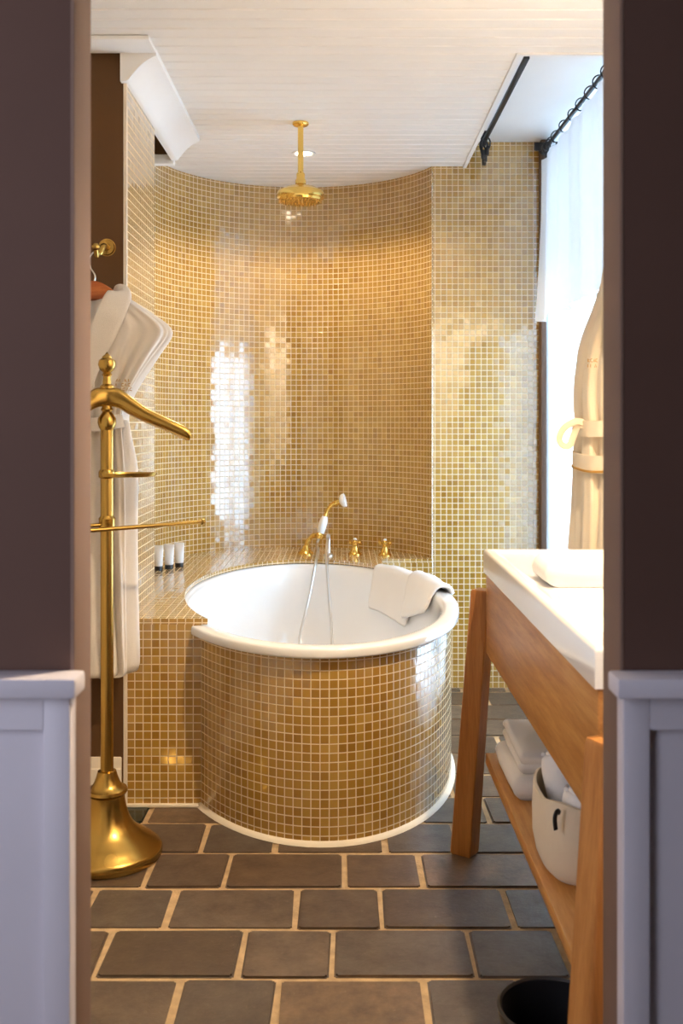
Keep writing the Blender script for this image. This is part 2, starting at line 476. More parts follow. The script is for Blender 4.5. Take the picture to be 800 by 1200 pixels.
# window wall with its opening
WY0, WY1, WZ0, WZ1 = 3.16, 4.30, 0.06, 2.33
b = B()
b.box((XR, YW1, 0), (XR+0.18, WY0, 2.42)); b.box((XR, WY1, 0), (XR+0.18, 4.62, 2.42))
b.box((XR, WY0, 0), (XR+0.18, WY1, WZ0)); b.box((XR, WY0, WZ1), (XR+0.18, WY1, 2.42))
struct('wall_right', b, 'white_paint')
b = B(); b.box((0.872, YF, 0), (XR+0.02, YF+0.04, 2.42)); b.box((0.405, YF+0.05, 0), (XR, 4.9, 2.42)); b.box((-1.07, 4.85, 0), (XR, 4.95, 2.42))
b.box((-1.07, 3.47, 0), (-0.85, 4.9, 2.42))
struct('wall_behind', b, 'white_paint')
b = B(); b.box((0.853, YF-0.055, 0.0), (0.876, YF-0.002, 2.36), 0.003); struct('trim_4', b, 'brown_trim', smooth=True)
w = B()
w.box((XR+0.08, WY0, WZ0), (XR+0.13, WY0+0.06, WZ1)); w.box((XR+0.08, WY1-0.06, WZ0), (XR+0.13, WY1, WZ1))
w.box((XR+0.08, WY0, WZ0), (XR+0.13, WY1, WZ0+0.06)); w.box((XR+0.08, WY0, WZ1-0.06), (XR+0.13, WY1, WZ1))
w.box((XR+0.085, (WY0+WY1)/2-0.035, WZ0), (XR+0.125, (WY0+WY1)/2+0.035, WZ1))
wi = struct('window_1', w, 'white_paint')
p_ = B(); p_.box((XR+0.102, WY0+0.05, WZ0+0.05), (XR+0.108, WY1-0.05, WZ1-0.05)); struct('window_pane', p_, 'pane', wi)

# wall with the doorway (towards the camera), reveal and wainscot
def front_wall(x0, x1):
    b = B(); b.box((x0, YW0, 0), (x1, YW1, 2.5)); return b
struct('wall_front_left', front_wall(-1.6, JL-0.002), 'brown_paint')
b = B(); b.box((-1.05, YW1, 0), (JL-0.002, YW1+0.012, 2.26)); b.box((JR+0.002, YW1, 0), (XR, YW1+0.012, 2.26)); b.box((JL-0.002, YW1, 2.10), (JR+0.002, YW1+0.012, 2.26)); struct('wall_front_inner', b, 'white_paint')
struct('wall_front_right', front_wall(JR+0.002, 1.7), 'brown_paint')
b = B(); b.box((-1.6, YW0, 2.10), (1.7, YW1, 2.5)); struct('wall_front_top', b, 'brown_paint')
b = B(); b.box((JL-0.002, YW0-0.001, 0), (JL+0.003, YW1+0.001, 2.1), 0.0012); struct('trim_5', b, 'jamb', smooth=True)
b = B(); b.box((JR-0.003, YW0-0.001, 0), (JR+0.002, YW1+0.001, 2.1), 0.0012); struct('trim_6', b, 'jamb', smooth=True)
def wainscot(name, sgn, xin):
    """panelled dado on the camera side; xin is its end at the doorway, growing away by sgn"""
    xo = 1.55*sgn
    lo, hi = min(xin, xo), max(xin, xo)
    b = B(); b.box((lo, YW0-0.014, 0), (hi, YW0, 0.835))
    st = 0.032
    x2 = xin+sgn*st; a, c = min(xin, x2), max(xin, x2)
    b.box((a, YW0-0.026, 0), (c, YW0-0.012, 0.835), 0.002)
    x3, x4 = (lo, a) if sgn < 0 else (c, hi)
    b.box((x3, YW0-0.0258, 0.785), (x4, YW0-0.012, 0.835), 0.0)
    b.box((x3, YW0-0.0258, 0.0), (x4, YW0-0.012, 0.12), 0.002)
    o = struct(name, b, 'wainscot', smooth=True)
    xe = xin-sgn*0.012; lo, hi = min(xe, xo), max(xe, xo)
    c = B(); c.box((lo, YW0-0.046, 0.826), (hi, YW0, 0.850), 0.004)
    struct('wainscot_cap', c, 'wainscot', o, smooth=True)
wainscot('trim_7', -1, JL+0.004)
wainscot('trim_8', 1, JR-0.006)
# the room the camera stands in
b = B(); b.box((-1.62, -2.2, 0), (-1.6, YW1, 2.5)); struct('wall_bedroom_left', b, 'brown_paint')
b = B(); b.box((1.7, -2.2, 0), (1.72, YW1, 2.5)); struct('wall_bedroom_right', b, 'brown_paint')
b = B(); b.box((-1.62, -2.22, 0), (1.72, -2.2, 2.5)); struct('wall_bedroom_back', b, 'cream')
b = B(); b.box((-1.62, -2.22, 2.5), (1.72, YW1, 2.52)); struct('ceiling_bedroom', b, 'white_paint')

# ------------------------------------------------------------ tub with tiled apron, ledge
N = 96
tub = thing('bathtub', 'white oval bathtub with a curved gold mosaic front', 'bathtub', (TC[0], TC[1], 0))
path = [ell(-2*PI*k/N) for k in range(N+1)]
bb = tile_wall('apron', [(p[0], p[1]) for p in reversed(path)], 0.004, 0.520, 0.01, -0.02 if False else 0.015)
obj('apron', bb, 'mosaic', tub, sharp=0.9)
b = B(); pr = [(0.0, 0.0), (0.014, 0.0), (0.010, 0.006), (0.004, 0.011), (0.0, 0.012)]
b.loft([[(*ell(2*PI*k/N, d), z) for k in range(N)] for d, z in pr], False, False); obj('grout_bead', b, 'bead', tub)
rings = []
for d, z in ((-0.004, 0.513), (0.021, 0.512), (0.0245, 0.514), (0.026, 0.518), (0.026, 0.534), (0.0245, 0.5385), (0.021, 0.5405), (-0.014, 0.5425), (-0.024, 0.5405), (-0.031, 0.533), (-0.036, 0.522)):
    rings.append([(*ell(2*PI*k/N, d), z) for k in range(N)])
for z, s1, s2 in ((0.48, 0.99, 0.99), (0.40, 0.965, 0.975), (0.30, 0.93, 0.95), (0.22, 0.88, 0.92), (0.17, 0.80, 0.87), (0.145, 0.68, 0.80), (0.135, 0.5, 0.66), (0.132, 0.2, 0.3)):
    rings.append([(*ell(2*PI*k/N, -0.036, s1, s2), z) for k in range(N)])
b = B(); b.loft(rings, False, True)
o = obj('basin', b, 'enamel', tub, sharp=1.5)
m = o.modifiers.new('solid', 'SOLIDIFY'); m.thickness = 0.004; m.offset = -1

# ledge: C-shaped deck around the back and left of the tub
LB = 0.545
def th_for(cond, lo, hi):
    for _ in range(60):
        mid = (lo+hi)/2
        if cond(mid): hi = mid
        else: lo = mid
    return hi
DC = -0.018
t_left = th_for(lambda t: ell(t, DC)[1] < YP, PI, PI*1.45)
t_right = th_for(lambda t: ell(t, DC)[0] < 0.165, 0.2, PI/2)
edge_in = [ell(t_right+(t_left-t_right)*k/60, DC) for k in range(61)]
outer = [(XL-0.0, YP-0.0), (XL-0.0, 3.47), (arc[0][0], 3.47)]+[p for p in arc]+[(0.39, YF-0.02), (edge_in[0][0]+0.01, YF-0.02)]
poly = outer+edge_in
def extrude_poly(poly, z0, z1, top_uv):
    b = B(); n = len(poly)
    tris = tessellate_polygon([[Vector((p[0], p[1], 0)) for p in poly]])
    k = b.add([(p[0], p[1], z1) for p in poly]+[(p[0], p[1], z0) for p in poly], [])
    for t in tris:
        a = Vector(poly[t[1]])-Vector(poly[t[0]]); c = Vector(poly[t[2]])-Vector(poly[t[0]])
        if a.x*c.y-a.y*c.x < 0: t = (t[0], t[2], t[1])
        b.f.append(tuple(t)); b.uv[len(b.f)-1] = [poly[i] for i in t]
        b.f.append(tuple(i+n for i in reversed(t))); b.uv[len(b.f)-1] = [poly[i] for i in reversed(t)]
    area2 = sum(poly[i][0]*poly[(i+1) % n][1]-poly[(i+1) % n][0]*poly[i][1] for i in range(n))
    u = 0
    for i in range(n):
        j = (i+1) % n; L = math.hypot(poly[j][0]-poly[i][0], poly[j][1]-poly[i][1])
        if area2 > 0: f = (i+n, j+n, j, i); uv = ((u, z0), (u+L, z0), (u+L, z1), (u, z1))
        else: f = (j+n, i+n, i, j); uv = ((u+L, z0), (u, z0), (u, z1), (u+L, z1))
        b.f.append(f); b.uv[len(b.f)-1] = uv; u += L
    return b
ledge = thing('tiled_ledge', 'mosaic tiled ledge wrapped around the back and left of the tub', 'ledge', (XL, YP, 0))
obj('ledge_top', extrude_poly(poly, LB, LEDGE, True), 'mosaic', ledge, sharp=0.5)
xt = ell(th_for(lambda t: ell(t, 0.0)[1] < YP, PI, PI*1.45), 0.0)[0]
obj('front_panel', tile_wall('p', [(xt, YP+0.001), (XL, YP+0.001)][::-1], 0.0, LB, 0.0, 0.03), 'mosaic', ledge, smooth=False)
xr = ell(0.9, 0)[0]
obj('side_panel', tile_wall('p', [(0.10, YF-0.022), (0.39, YF-0.022)], 0.0, LB, 0.0, 0.015), 'mosaic', ledge, smooth=False)
b = B(); b.box((XL, YP-0.012, -0.001), (xt-0.004, YP+0.002, 0.010), 0.004); obj('grout_bead', b, 'bead', ledge)

# ------------------------------------------------------------ rain shower and downlight
sx, sy = -0.151, 3.72
sh = thing('rain_shower', 'gold rain shower head on a ceiling pipe', 'shower head', (sx, sy, CEIL))
b = B(); b.lathe([(0.0, CEIL-0.0005), (0.030, CEIL-0.001), (0.030, CEIL-0.008), (0.026, CEIL-0.012), (0.013, CEIL-0.014)], (sx, sy, 0), 32); obj('ceiling_flange', b, 'gold', sh)
b = B(); b.lathe([(0.0105, CEIL-0.008), (0.0105, 2.055)], (sx, sy, 0), 24); obj('pipe', b, 'gold', sh)
b = B(); b.lathe([(0.0105, 2.075), (0.016, 2.068), (0.016, 2.050), (0.020, 2.044), (0.020, 2.030), (0.014, 2.024)], (sx, sy, 0), 24); obj('swivel_joint', b, 'gold', sh)
b = B(); b.lathe([(0.012, 2.030), (0.030, 2.024), (0.060, 2.016), (0.072, 2.008), (0.084, 2.002), (0.088, 1.994), (0.088, 1.978), (0.082, 1.974), (0.080, 1.966), (0.0, 1.966)], (sx, sy, 0), 48); hd = obj('rose', b, 'gold', sh)
b = B()
for rr, cnt in ((0.0, 1), (0.018, 8), (0.036, 16), (0.054, 24), (0.070, 30)):
    for k in range(cnt):
        a = 2*PI*k/cnt
        b.lathe([(0.0035, 1.967), (0.0028, 1.961), (0.0, 1.960)], (sx+rr*math.cos(a), sy+rr*math.sin(a), 0), 8)
obj('nozzles', b, 'brass', hd)['kind'] = 'stuff'
def recessed(x, y, label, energy, **kw):
    t = thing('recessed_downlight', label, 'ceiling light', (x, y, CEIL))
    b = B(); b.lathe([(0.034, CEIL+0.0005), (0.048, CEIL-0.0005), (0.048, CEIL-0.004), (0.040, CEIL-0.006), (0.034, CEIL-0.003), (0.032, CEIL+0.0005)], (x, y, 0), 40, cap0=False, cap1=False); obj('rim', b, 'white_paint', t)
    b = B(); b.lathe([(0.0, CEIL-0.0022), (0.034, CEIL-0.0022), (0.034, CEIL-0.0005), (0.0, CEIL-0.0005)], (x, y, 0), 40); obj('lens', b, glow('lamp lens', (1, 0.82, 0.6, 1), 12), t)
    l = downlight('downlight_lamp', (x, y, CEIL-0.03), energy, WARM, **kw); l.parent = t; l.location = (0, 0, -0.03)
recessed(-0.155, 4.14, 'lit white downlight in the boarded ceiling behind the shower pipe', 17)
recessed(0.58, 1.78, 'downlight in the ceiling above the vanity', 118, cone=2.02, blend=0.55)
recessed(-0.42, 2.00, 'unseen downlight added as fill before the valet stand', 0.5)  # unseen lamp, added as weak fill for stand and floor

# ------------------------------------------------------------ hand shower, cradle, taps, tubes, towel on the tub
Z0 = LEDGE
cx, cy = -0.158, 4.50
cr = thing('shower_cradle', 'gold curved hand shower cradle standing on the back ledge', 'shower holder', (cx, cy, Z0))
b = B(); b.lathe([(0.034, Z0+0.0005), (0.034, Z0+0.006), (0.026, Z0+0.014), (0.016, Z0+0.028), (0.013, Z0+0.040), (0.0, Z0+0.044)], (cx, cy, 0), 28); obj('base', b, 'gold', cr)
b = B(); b.tube(spline([(cx, cy, Z0+0.03), (cx+0.012, cy-0.004, Z0+0.06), (cx+0.032, cy-0.012, Z0+0.085), (cx+0.055, cy-0.02, Z0+0.083)], 8), [0.012]*10+[0.010]*15, 12); obj('arm', b, 'gold', cr)
b = B(); b.lathe([(0.016, -0.012), (0.018, -0.006), (0.018, 0.008), (0.014, 0.013)], (cx+0.062, cy-0.022, Z0+0.084), 20, axis=(0.3, 0, 1)); obj('cup', b, 'gold', cr)
hs = thing('hand_shower', 'white and gold hand shower tilted in its cradle with a long hose', 'hand shower', (cx+0.05, cy-0.02, Z0))
p0 = Vector((cx+0.060, cy-0.022, Z0+0.078)); p1 = Vector((cx+0.086, cy-0.022, Z0+0.178))
dr = (p1-p0).normalized()
b = B(); b.lathe([(0.010, 0.012), (0.016, 0.022), (0.019, 0.05), (0.018, 0.075), (0.012, 0.096)], p0, 24, axis=dr); obj('handle', b, 'porcelain', hs)
nk = spline([p0+dr*0.092, p0+dr*0.125+Vector((0.004, 0, 0)), p0+dr*0.15+Vector((0.02, 0, 0)), p0+dr*0.165+Vector((0.052, 0, 0))], 8)
b = B(); b.tube(nk, [0.010]*4+[0.008]*10+[0.010]*5+[0.013]*6, 14); nko = obj('neck', b, 'gold', hs)
b = B(); b.lathe([(0.012, -0.004), (0.013, 0), (0.013, 0.01), (0.010, 0.014)], p0, 18, axis=dr); obj('end_ferrule', b, 'gold', hs)
hp = Vector(nk[-1])
b = B(); b.lathe([(0.013, -0.004), (0.026, 0.004), (0.030, 0.012), (0.030, 0.022), (0.0, 0.026)], hp, 28, axis=(0.94, -0.15, 0.25)); obj('spray_head', b, 'porcelain', hs)
outlet = Vector((-0.058, 4.44, Z0))
hose = spline([p0-dr*0.002, p0-dr*0.03+Vector((-0.003, -0.02, 0)), (cx+0.055, 4.36, Z0+0.03), (-0.112, 4.265, Z0-0.02), (-0.135, 4.20, 0.42), (-0.172, 4.13, 0.26), (-0.150, 4.10, 0.19), (-0.09, 4.10, 0.17), (-0.045, 4.11, 0.20), (-0.040, 4.15, 0.27), (-0.052, 4.20, 0.42), (-0.062, 4.27, Z0-0.02), (-0.064, 4.35, Z0+0.045), (-0.058, 4.425, Z0+0.085)], 10)
b = B(); b.tube(hose, 0.0062, 10); obj('hose', b, 'chrome', hs)
b = B(); b.tube(spline([tuple(outlet+Vector((0, 0, 0.0))), tuple(outlet+Vector((0, 0, 0.06))), tuple(outlet+Vector((0, -0.004, 0.085))), tuple(outlet+Vector((0, -0.02, 0.086)))], 6), 0.010, 12); b.lathe([(0.022, 0.0005), (0.022, 0.005), (0.012, 0.012)], outlet, 20); obj('hose_outlet', b, 'chrome', hs)
def tap(x, y, label):
    t = thing('bath_tap', label, 'tap', (x, y, Z0), 0.0, 'cross-handled gold taps on the back ledge')
    b = B(); b.lathe([(0.030, Z0+0.0005), (0.030, Z0+0.005), (0.024, Z0+0.010), (0.017, Z0+0.022), (0.013, Z0+0.036), (0.015, Z0+0.042), (0.010, Z0+0.050)], (x, y, 0), 24); obj('base', b, 'gold', t)
    b = B()
    for k in range(4):
        a = PI/4+k*PI/2; d = Vector((math.cos(a), math.sin(a), 0)); o = Vector((x, y, Z0+0.056))
        b.lathe([(0.0065, 0.0), (0.005, 0.018), (0.005, 0.022), (0.0085, 0.027), (0.0085, 0.034), (0.004, 0.038)], o, 12, axis=d)
    b.lathe([(0.010, Z0+0.045), (0.012, Z0+0.05), (0.012, Z0+0.062), (0.007, Z0+0.067)], (x, y, 0), 20); obj('cross_handle', b, 'gold', t)
    b = B(); b.lathe([(0.008, Z0+0.064), (0.009, Z0+0.069), (0.005, Z0+0.074), (0.0, Z0+0.075)], (x, y, 0), 20); obj('cap', b, 'porcelain', t)
tap(0.060, 4.48, 'gold cross-handled tap on the back ledge, nearest the hand shower')
tap(0.192, 4.45, 'gold cross-handled tap at the right end of the back ledge')
def toiletry(x, y, label, rz):
    t = thing('toiletry_tube', label, 'toiletry tube', (x, y, Z0), rz, 'toiletry tubes on the ledge')
    rings = []; n = 28
    for z, w, d in ((0.017, 0.0165, 0.0165), (0.022, 0.018, 0.0178), (0.040, 0.0186, 0.0165), (0.060, 0.0192, 0.0125), (0.080, 0.0200, 0.0065), (0.090, 0.0204, 0.0022), (0.099, 0.0206, 0.0016)):
        rings.append([(x+w*math.cos(2*PI*k/n), y+d*math.sin(2*PI*k/n), Z0+z) for k in range(n)])
    b = B(); b.loft(rings); o = obj('tube_body', b, 'tube_white', t)
    b = B(); b.lathe([(0.0165, 0.0), (0.0172, 0.001), (0.0172, 0.016), (0.0165, 0.0175), (0.0, 0.0175)], (x, y, Z0), 28); obj('cap', b, 'black', t)
toiletry(-0.728, 4.005, 'white tube on a black cap on the ledge, leftmost of three', 0.15)
toiletry(-0.692, 4.045, 'white tube on a black cap on the ledge, middle of three', 0.1)
toiletry(-0.660, 4.10, 'white tube on a black cap on the ledge, nearest the hand shower', 0.05)

# bath towel folded over the right rim of the tub
def drape(cross, along, thick, name, mat, parent, wob=0.004, seed=0.0):
    """cross: list of 3D points across the rim; along: list of offset vectors (and swing) along the rim"""
    top = []; n = len(cross)
    for (d, sag) in along:
        row = []
        for i, p in enumerate(cross):
            q = Vector(p)+Vector(d)
            w = noise.noise(Vector((q.x*14+seed, q.y*14, q.z*14)))*wob
            q += Vector((w, w*0.4, w*0.8))
            row.append(q)
        top.append(row)
    b = B(); m = len(top)
    nor = []
    for i in range(m):
        r = []
        for j in range(n):
            du = top[min(i+1, m-1)][j]-top[max(i-1, 0)][j]; dv = top[i][min(j+1, n-1)]-top[i][max(j-1, 0)]
            r.append(du.cross(dv).normalized())
        nor.append(r)
    sg = 1 if nor[m//2][n//2].z > 0 else -1
    k = b.add([top[i][j]+nor[i][j]*sg*thick for i in range(m) for j in range(n)]+[top[i][j] for i in range(m) for j in range(n)], [])
    mn = m*n
    for i in range(m-1):
        for j in range(n-1):
            a = i*n+j; b.f.append((a, a+1, a+n+1, a+n)); b.f.append((mn+a, mn+a+n, mn+a+n+1, mn+a+1))
    for i in range(m-1):
        for j in (0, n-1): a = i*n+j; b.f.append((a, a+n, mn+a+n, mn+a))
    for j in range(n-1):
        for i in (0, m-1): a = i*n+j; b.f.append((a, a+1, mn+a+1, mn+a))
    return subsurf(obj(name, b, mat, parent, sharp=2.5), 1)
tw = thing('bath_towel', 'white bath towel draped over the right rim of the tub', 'towel', (0.33, 3.55, 0.54))
def rim_section(th, din, dout):
    """points across the rim at ellipse angle th, from inside the tub, over the rim, to the outside"""
    pts = []
    for d, z in ((-0.075, 0.545-din), (-0.058, 0.545-din*0.66), (-0.047, 0.545-din*0.33), (-0.040, 0.522), (-0.030, 0.541), (-0.012, 0.550), (0.012, 0.549), (0.028, 0.541), (0.034, 0.522), (0.036, 0.545-dout)):
        pts.append(Vector((*ell(th, d), z)))
    return pts
def towel_layer(name, th0, th1, din0, din1, dout, thick, lift, seed):
    m = 14; b = B(); rows = []
    for i in range(m):
        t = i/(m-1); pts = rim_section(th0+(th1-th0)*t, din0+(din1-din0)*t, dout)
        rows.append([p+Vector((0, 0, lift+0.010))+Vector((1, 1, 1))*noise.noise(p*9+Vector((seed, 0, 0)))*0.006 for p in pts])
    n = len(rows[0])
    nor = [[(rows[min(i+1, m-1)][j]-rows[max(i-1, 0)][j]).cross(rows[i][min(j+1, n-1)]-rows[i][max(j-1, 0)]).normalized() for j in range(n)] for i in range(m)]
    s = 1 if nor[m//2][5].z > 0 else -1
    k = b.add([rows[i][j]+nor[i][j]*s*thick/2 for i in range(m) for j in range(n)]+[rows[i][j]-nor[i][j]*s*thick/2 for i in range(m) for j in range(n)], [])
    mn = m*n
    for i in range(m-1):
        for j in range(n-1):
            a = i*n+j; b.f += [(a, a+1, a+n+1, a+n), (mn+a, mn+a+n, mn+a+n+1, mn+a+1)]
        for j in (0, n-1): a = i*n+j; b.f.append((a, a+n, mn+a+n, mn+a))
    for j in range(n-1):
        for i in (0, m-1): a = i*n+j; b.f.append((a, a+1, mn+a+1, mn+a))
    subsurf(obj(name, b, 'terry', tw, sharp=2.5), 1)
towel_layer('towel_sheet', 0.86, 0.36, 0.16, 0.19, 0.03, 0.014, 0.0, 1.3)
towel_layer('folded_flap', 0.44, 0.0, 0.17, 0.09, 0.025, 0.016, 0.008, 5.1)

# ------------------------------------------------------------ valet stand
vx, vy = -0.622, 2.672
va = thing('valet_stand', 'tall brass valet stand with a round base', 'valet stand', (vx, vy, 0))
b = B(); b.lathe([(0.0, 0.001), (0.142, 0.001), (0.145, 0.006), (0.145, 0.022), (0.141, 0.028), (0.136, 0.031), (0.128, 0.040), (0.110, 0.052), (0.088, 0.066), (0.070, 0.084), (0.058, 0.106), (0.050, 0.132), (0.046, 0.158), (0.046, 0.166)], (vx, vy, 0), 64); obj('base', b, 'brass', va)
b = B(); b.lathe([(0.044, 0.162), (0.050, 0.166), (0.054, 0.172), (0.052, 0.180), (0.040, 0.186), (0.034, 0.196), (0.028, 0.212), (0.024, 0.226), (0.0175, 0.228)], (vx, vy, 0), 40); obj('base_collar', b, 'brass', va)
b = B(); b.lathe([(0.0170, 0.222), (0.0170, 1.140)], (vx, vy, 0), 32); obj('pole', b, 'brass', va)
b = B(); b.lathe([(0.017, 1.130), (0.021, 1.137), (0.0245, 1.149), (0.0235, 1.161), (0.016, 1.172), (0.012, 1.178), (0.0165, 1.184), (0.013, 1.190), (0.013, 1.235)], (vx, vy, 0), 32); obj('knop', b, 'brass', va)
b = B(); b.lathe([(0.013, 1.225), (0.013, 1.236), (0.019, 1.240), (0.019, 1.246), (0.012, 1.252), (0.010, 1.272), (0.014, 1.277), (0.010, 1.282), (0.019, 1.290), (0.0235, 1.303), (0.021, 1.315), (0.013, 1.321), (0.013, 1.324), (0.006, 1.330), (0.0, 1.338)], (vx, vy, 0), 32); obj('finial', b, 'brass', va)
# wide shaped shoulder hanger, turned with its right end away from the door
ang = 0.35; ux = Vector((math.cos(ang), math.sin(ang), 0)); uy = Vector((-math.sin(ang), math.cos(ang), 0))
rings = []
tab = [(0.0, (1.218, 0.025, 0.024)), (0.03, (1.214, 0.027, 0.025)), (0.055, (1.198, 0.026, 0.026)), (0.10, (1.170, 0.021, 0.030)), (0.15, (1.147, 0.019, 0.036)), (0.19, (1.128, 0.019, 0.040)), (0.210, (1.118, 0.018, 0.040)), (0.213, (1.117, 0.014, 0.034))]
sect = [(s, *q) for s, q in tab]
full = [(-s, *q) for s, q in reversed(tab)]+[(s, *q) for s, q in tab[1:]]
fs = spline([Vector((f[0], f[1], 0)) for f in full], 4); fr_ = spline([Vector((f[2], f[3], 0)) for f in full], 4)
for q, wd in zip(fs, fr_):
    c = Vector((vx, vy, 0))+ux*q.x+Vector((0, 0, q.y)); ring = []
    for k in range(20):
        a = 2*PI*k/20; ca, sa = math.cos(a), math.sin(a)
        f = lambda v, e=0.7: math.copysign(abs(v)**e, v)
        ring.append(c+uy*(wd.y*f(ca))+Vector((0, 0, wd.x*f(sa)))-uy*0.02*abs(q.x)/0.22)
    rings.append(ring)
b = B(); b.loft(rings); obj('shoulder_hanger', b, 'brass', va, sharp=1.0)
# small oval tray
tz = 1.005
b = B(); c0 = Vector((vx, vy, 0))+ux*0.055-uy*0.015; n = 40
def oval(s, z): return [c0+ux*(0.075*s*math.cos(2*PI*k/n))+uy*(0.045*s*math.sin(2*PI*k/n))+Vector((0, 0, z)) for k in range(n)]
b.loft([oval(0.85, tz), oval(0.95, tz+0.002), oval(1.0, tz+0.011), oval(0.97, tz+0.011), oval(0.92, tz+0.005), oval(0.8, tz+0.004)]); obj('tray', b, 'brass', va)
b = B(); b.lathe([(0.017, tz-0.004), (0.022, tz), (0.022, tz+0.014), (0.018, tz+0.020)], (vx, vy, 0), 28); obj('tray_collar', b, 'brass', va)
bz = 0.873
b = B(); b.lathe([(0.017, bz-0.008), (0.0215, bz-0.004), (0.0215, bz+0.018), (0.0225, bz+0.022), (0.017, bz+0.030)], (vx, vy, 0), 28); obj('bar_collar', b, 'brass', va)
u2 = Vector((math.cos(0.72), math.sin(0.72), 0)); w2 = Vector((-u2.y, u2.x, 0))
A = Vector((vx, vy, bz))-w2*0.055
P1 = A+u2*0.26; P0 = A-u2*0.20; Q0 = Vector((vx, vy, bz+0.006))-u2*0.20+w2*0.0
b = B(); b.tube([P1, A, P0]+[ (P0+Q0)/2+(P0-Q0)/2*math.cos(t)-u2*0.028*math.sin(t) for t in (0.5, 1.0, 1.57, 2.1, 2.6)]+[Q0, Vector((vx, vy, bz+0.006))-u2*0.01], 0.0058, 12)
tb = obj('trouser_bar', b, 'brass', va)
b = B(); b.lathe([(0.005, -0.003), (0.0085, 0.002), (0.0085, 0.009), (0.004, 0.013), (0, 0.0135)], P1, 18, axis=u2); obj('end_knob', b, 'brass', tb)

# ------------------------------------------------------------ robe on its hanger and hook
hk = thing('robe_hook', 'brass rosette hook on the brown wall', 'hook', (-0.700, YP, 1.668))
hx, hz = -0.700, 1.672
b = B(); b.lathe([(0.033, -0.0), (0.034, 0.003), (0.033, 0.008), (0.024, 0.010), (0.022, 0.016), (0.012, 0.018), (0.011, 0.03)], (hx, YP-0.0005, hz), 36, axis=(0, -1, 0)); obj('rosette', b, 'brass', hk)
b = B(); b.tube(spline([(hx, YP-0.02, hz), (hx-0.002, YP-0.05, hz-0.004), (hx-0.010, YP-0.068, hz-0.03), (hx-0.012, YP-0.085, hz-0.038), (hx-0.012, YP-0.098, hz-0.02)], 6), [0.009]*12+[0.007]*12+[0.008], 12); b.lathe([(0.0, -0.012), (0.012, -0.004), (0.013, 0.003), (0.008, 0.010), (0, 0.012)], (hx-0.012, YP-0.099, hz-0.014), 16); obj('hook_arm', b, 'brass', hk)
RY = YP-0.088; rx = -0.722
hg = thing('coat_hanger', 'reddish wooden hanger with a wire hook inside the white robe', 'hanger', (rx, RY, 1.53))
b = B(); b.tube(spline([(rx-0.002, RY, 1.545), (rx+0.006, RY, 1.575), (rx-0.008, RY+0.004, 1.60), (rx-0.014, RY+0.006, 1.625), (rx+0.002, RY+0.006, 1.647), (rx+0.018, RY+0.004, 1.640)], 8), 0.0022, 8); obj('wire_hook', b, 'chrome', hg)
pts = [(-0.165, 1.425), (-0.12, 1.458), (-0.06, 1.508), (-0.02, 1.530), (0.02, 1.530), (0.06, 1.508), (0.12, 1.458), (0.165, 1.425)]
rings = []
for q in spline([Vector((p[0], 0, p[1])) for p in pts], 4):
    d = abs(q.x)/0.19; hh = 0.028-0.008*d; dd = 0.013+0.006*d
    rings.append([(rx+q.x, RY-0.03*d*d+dd*s1, q.z+hh*s2) for s1, s2 in ((-1, -0.8), (-0.8, -1), (0.8, -1), (1, -0.8), (1, 0.8), (0.8, 1), (-0.8, 1), (-1, 0.8))])
b = B(); b.loft(rings); obj('hanger_bar', b, 'hanger', hg, sharp=0.5)

def robe_body(cx, cy, rows, n=72, fold=0.012, fk=9, seed=0.0, twist=0.0):
    """rows: z, half-width, half-depth; ring of folds; returns lofted B"""
    rings = []
    zs = [r[0] for r in rows]; top = zs[0]; m = 46
    tw_ = [(-r[0], r[1]) for r in rows]; td = [(-r[0], r[2]) for r in rows]
    for i in range(m+1):
        z = top+(zs[-1]-top)*i/m
        a_ = lerp_table(tw_, -z); d_ = lerp_table(td, -z); ring = []
        dn = min(1.0, (top-z)/0.25)
        for k in range(n):
            th = 2*PI*k/n; c, s = math.cos(th), math.sin(th)
            f = lambda v, e: math.copysign(abs(v)**e, v)
            x = a_*f(c, 0.8); y = d_*f(s, 0.75)
            ph = fk*th+seed+1.5*noise.noise(Vector((th*1.3, z*2.0+seed, 0)))
            rp = fold*dn*(math.sin(ph)+0.6*math.sin(2.3*ph+1.0+z*3))
            rp *= 0.3+0.7*smoothstep(0.0, 0.09, abs(x))
            rp += 0.010*dn*noise.noise(Vector((c*3, s*3, z*7+seed)))
            ring.append((cx+x+rp*c*0.5, cy+y+rp*(1 if s >= 0 else -1)*abs(s)**0.5, z))
        rings.append(ring)
    b = B(); b.loft(rings); return b
def ribbon(pts, w, thick, nrm, n=6):
    """a flat strap along pts, width w across, facing nrm"""
    pts = spline(pts, n); rings = []; nrm = Vector(nrm).normalized()
    for i, p in enumerate(pts):
        t = (pts[min(i+1, len(pts)-1)]-pts[max(i-1, 0)]).normalized(); s = t.cross(nrm).normalized(); nn = s.cross(t)
        ww = w if not callable(w) else w(i/(len(pts)-1))
        rings.append([p+s*(ww/2*a)+nn*(thick/2*c) for a, c in ((-1, -0.6), (-0.9, -1), (0.9, -1), (1, -0.6), (1, 0.6), (0.9, 1), (-0.9, 1), (-1, 0.6))])
    b = B(); b.loft(rings); return b
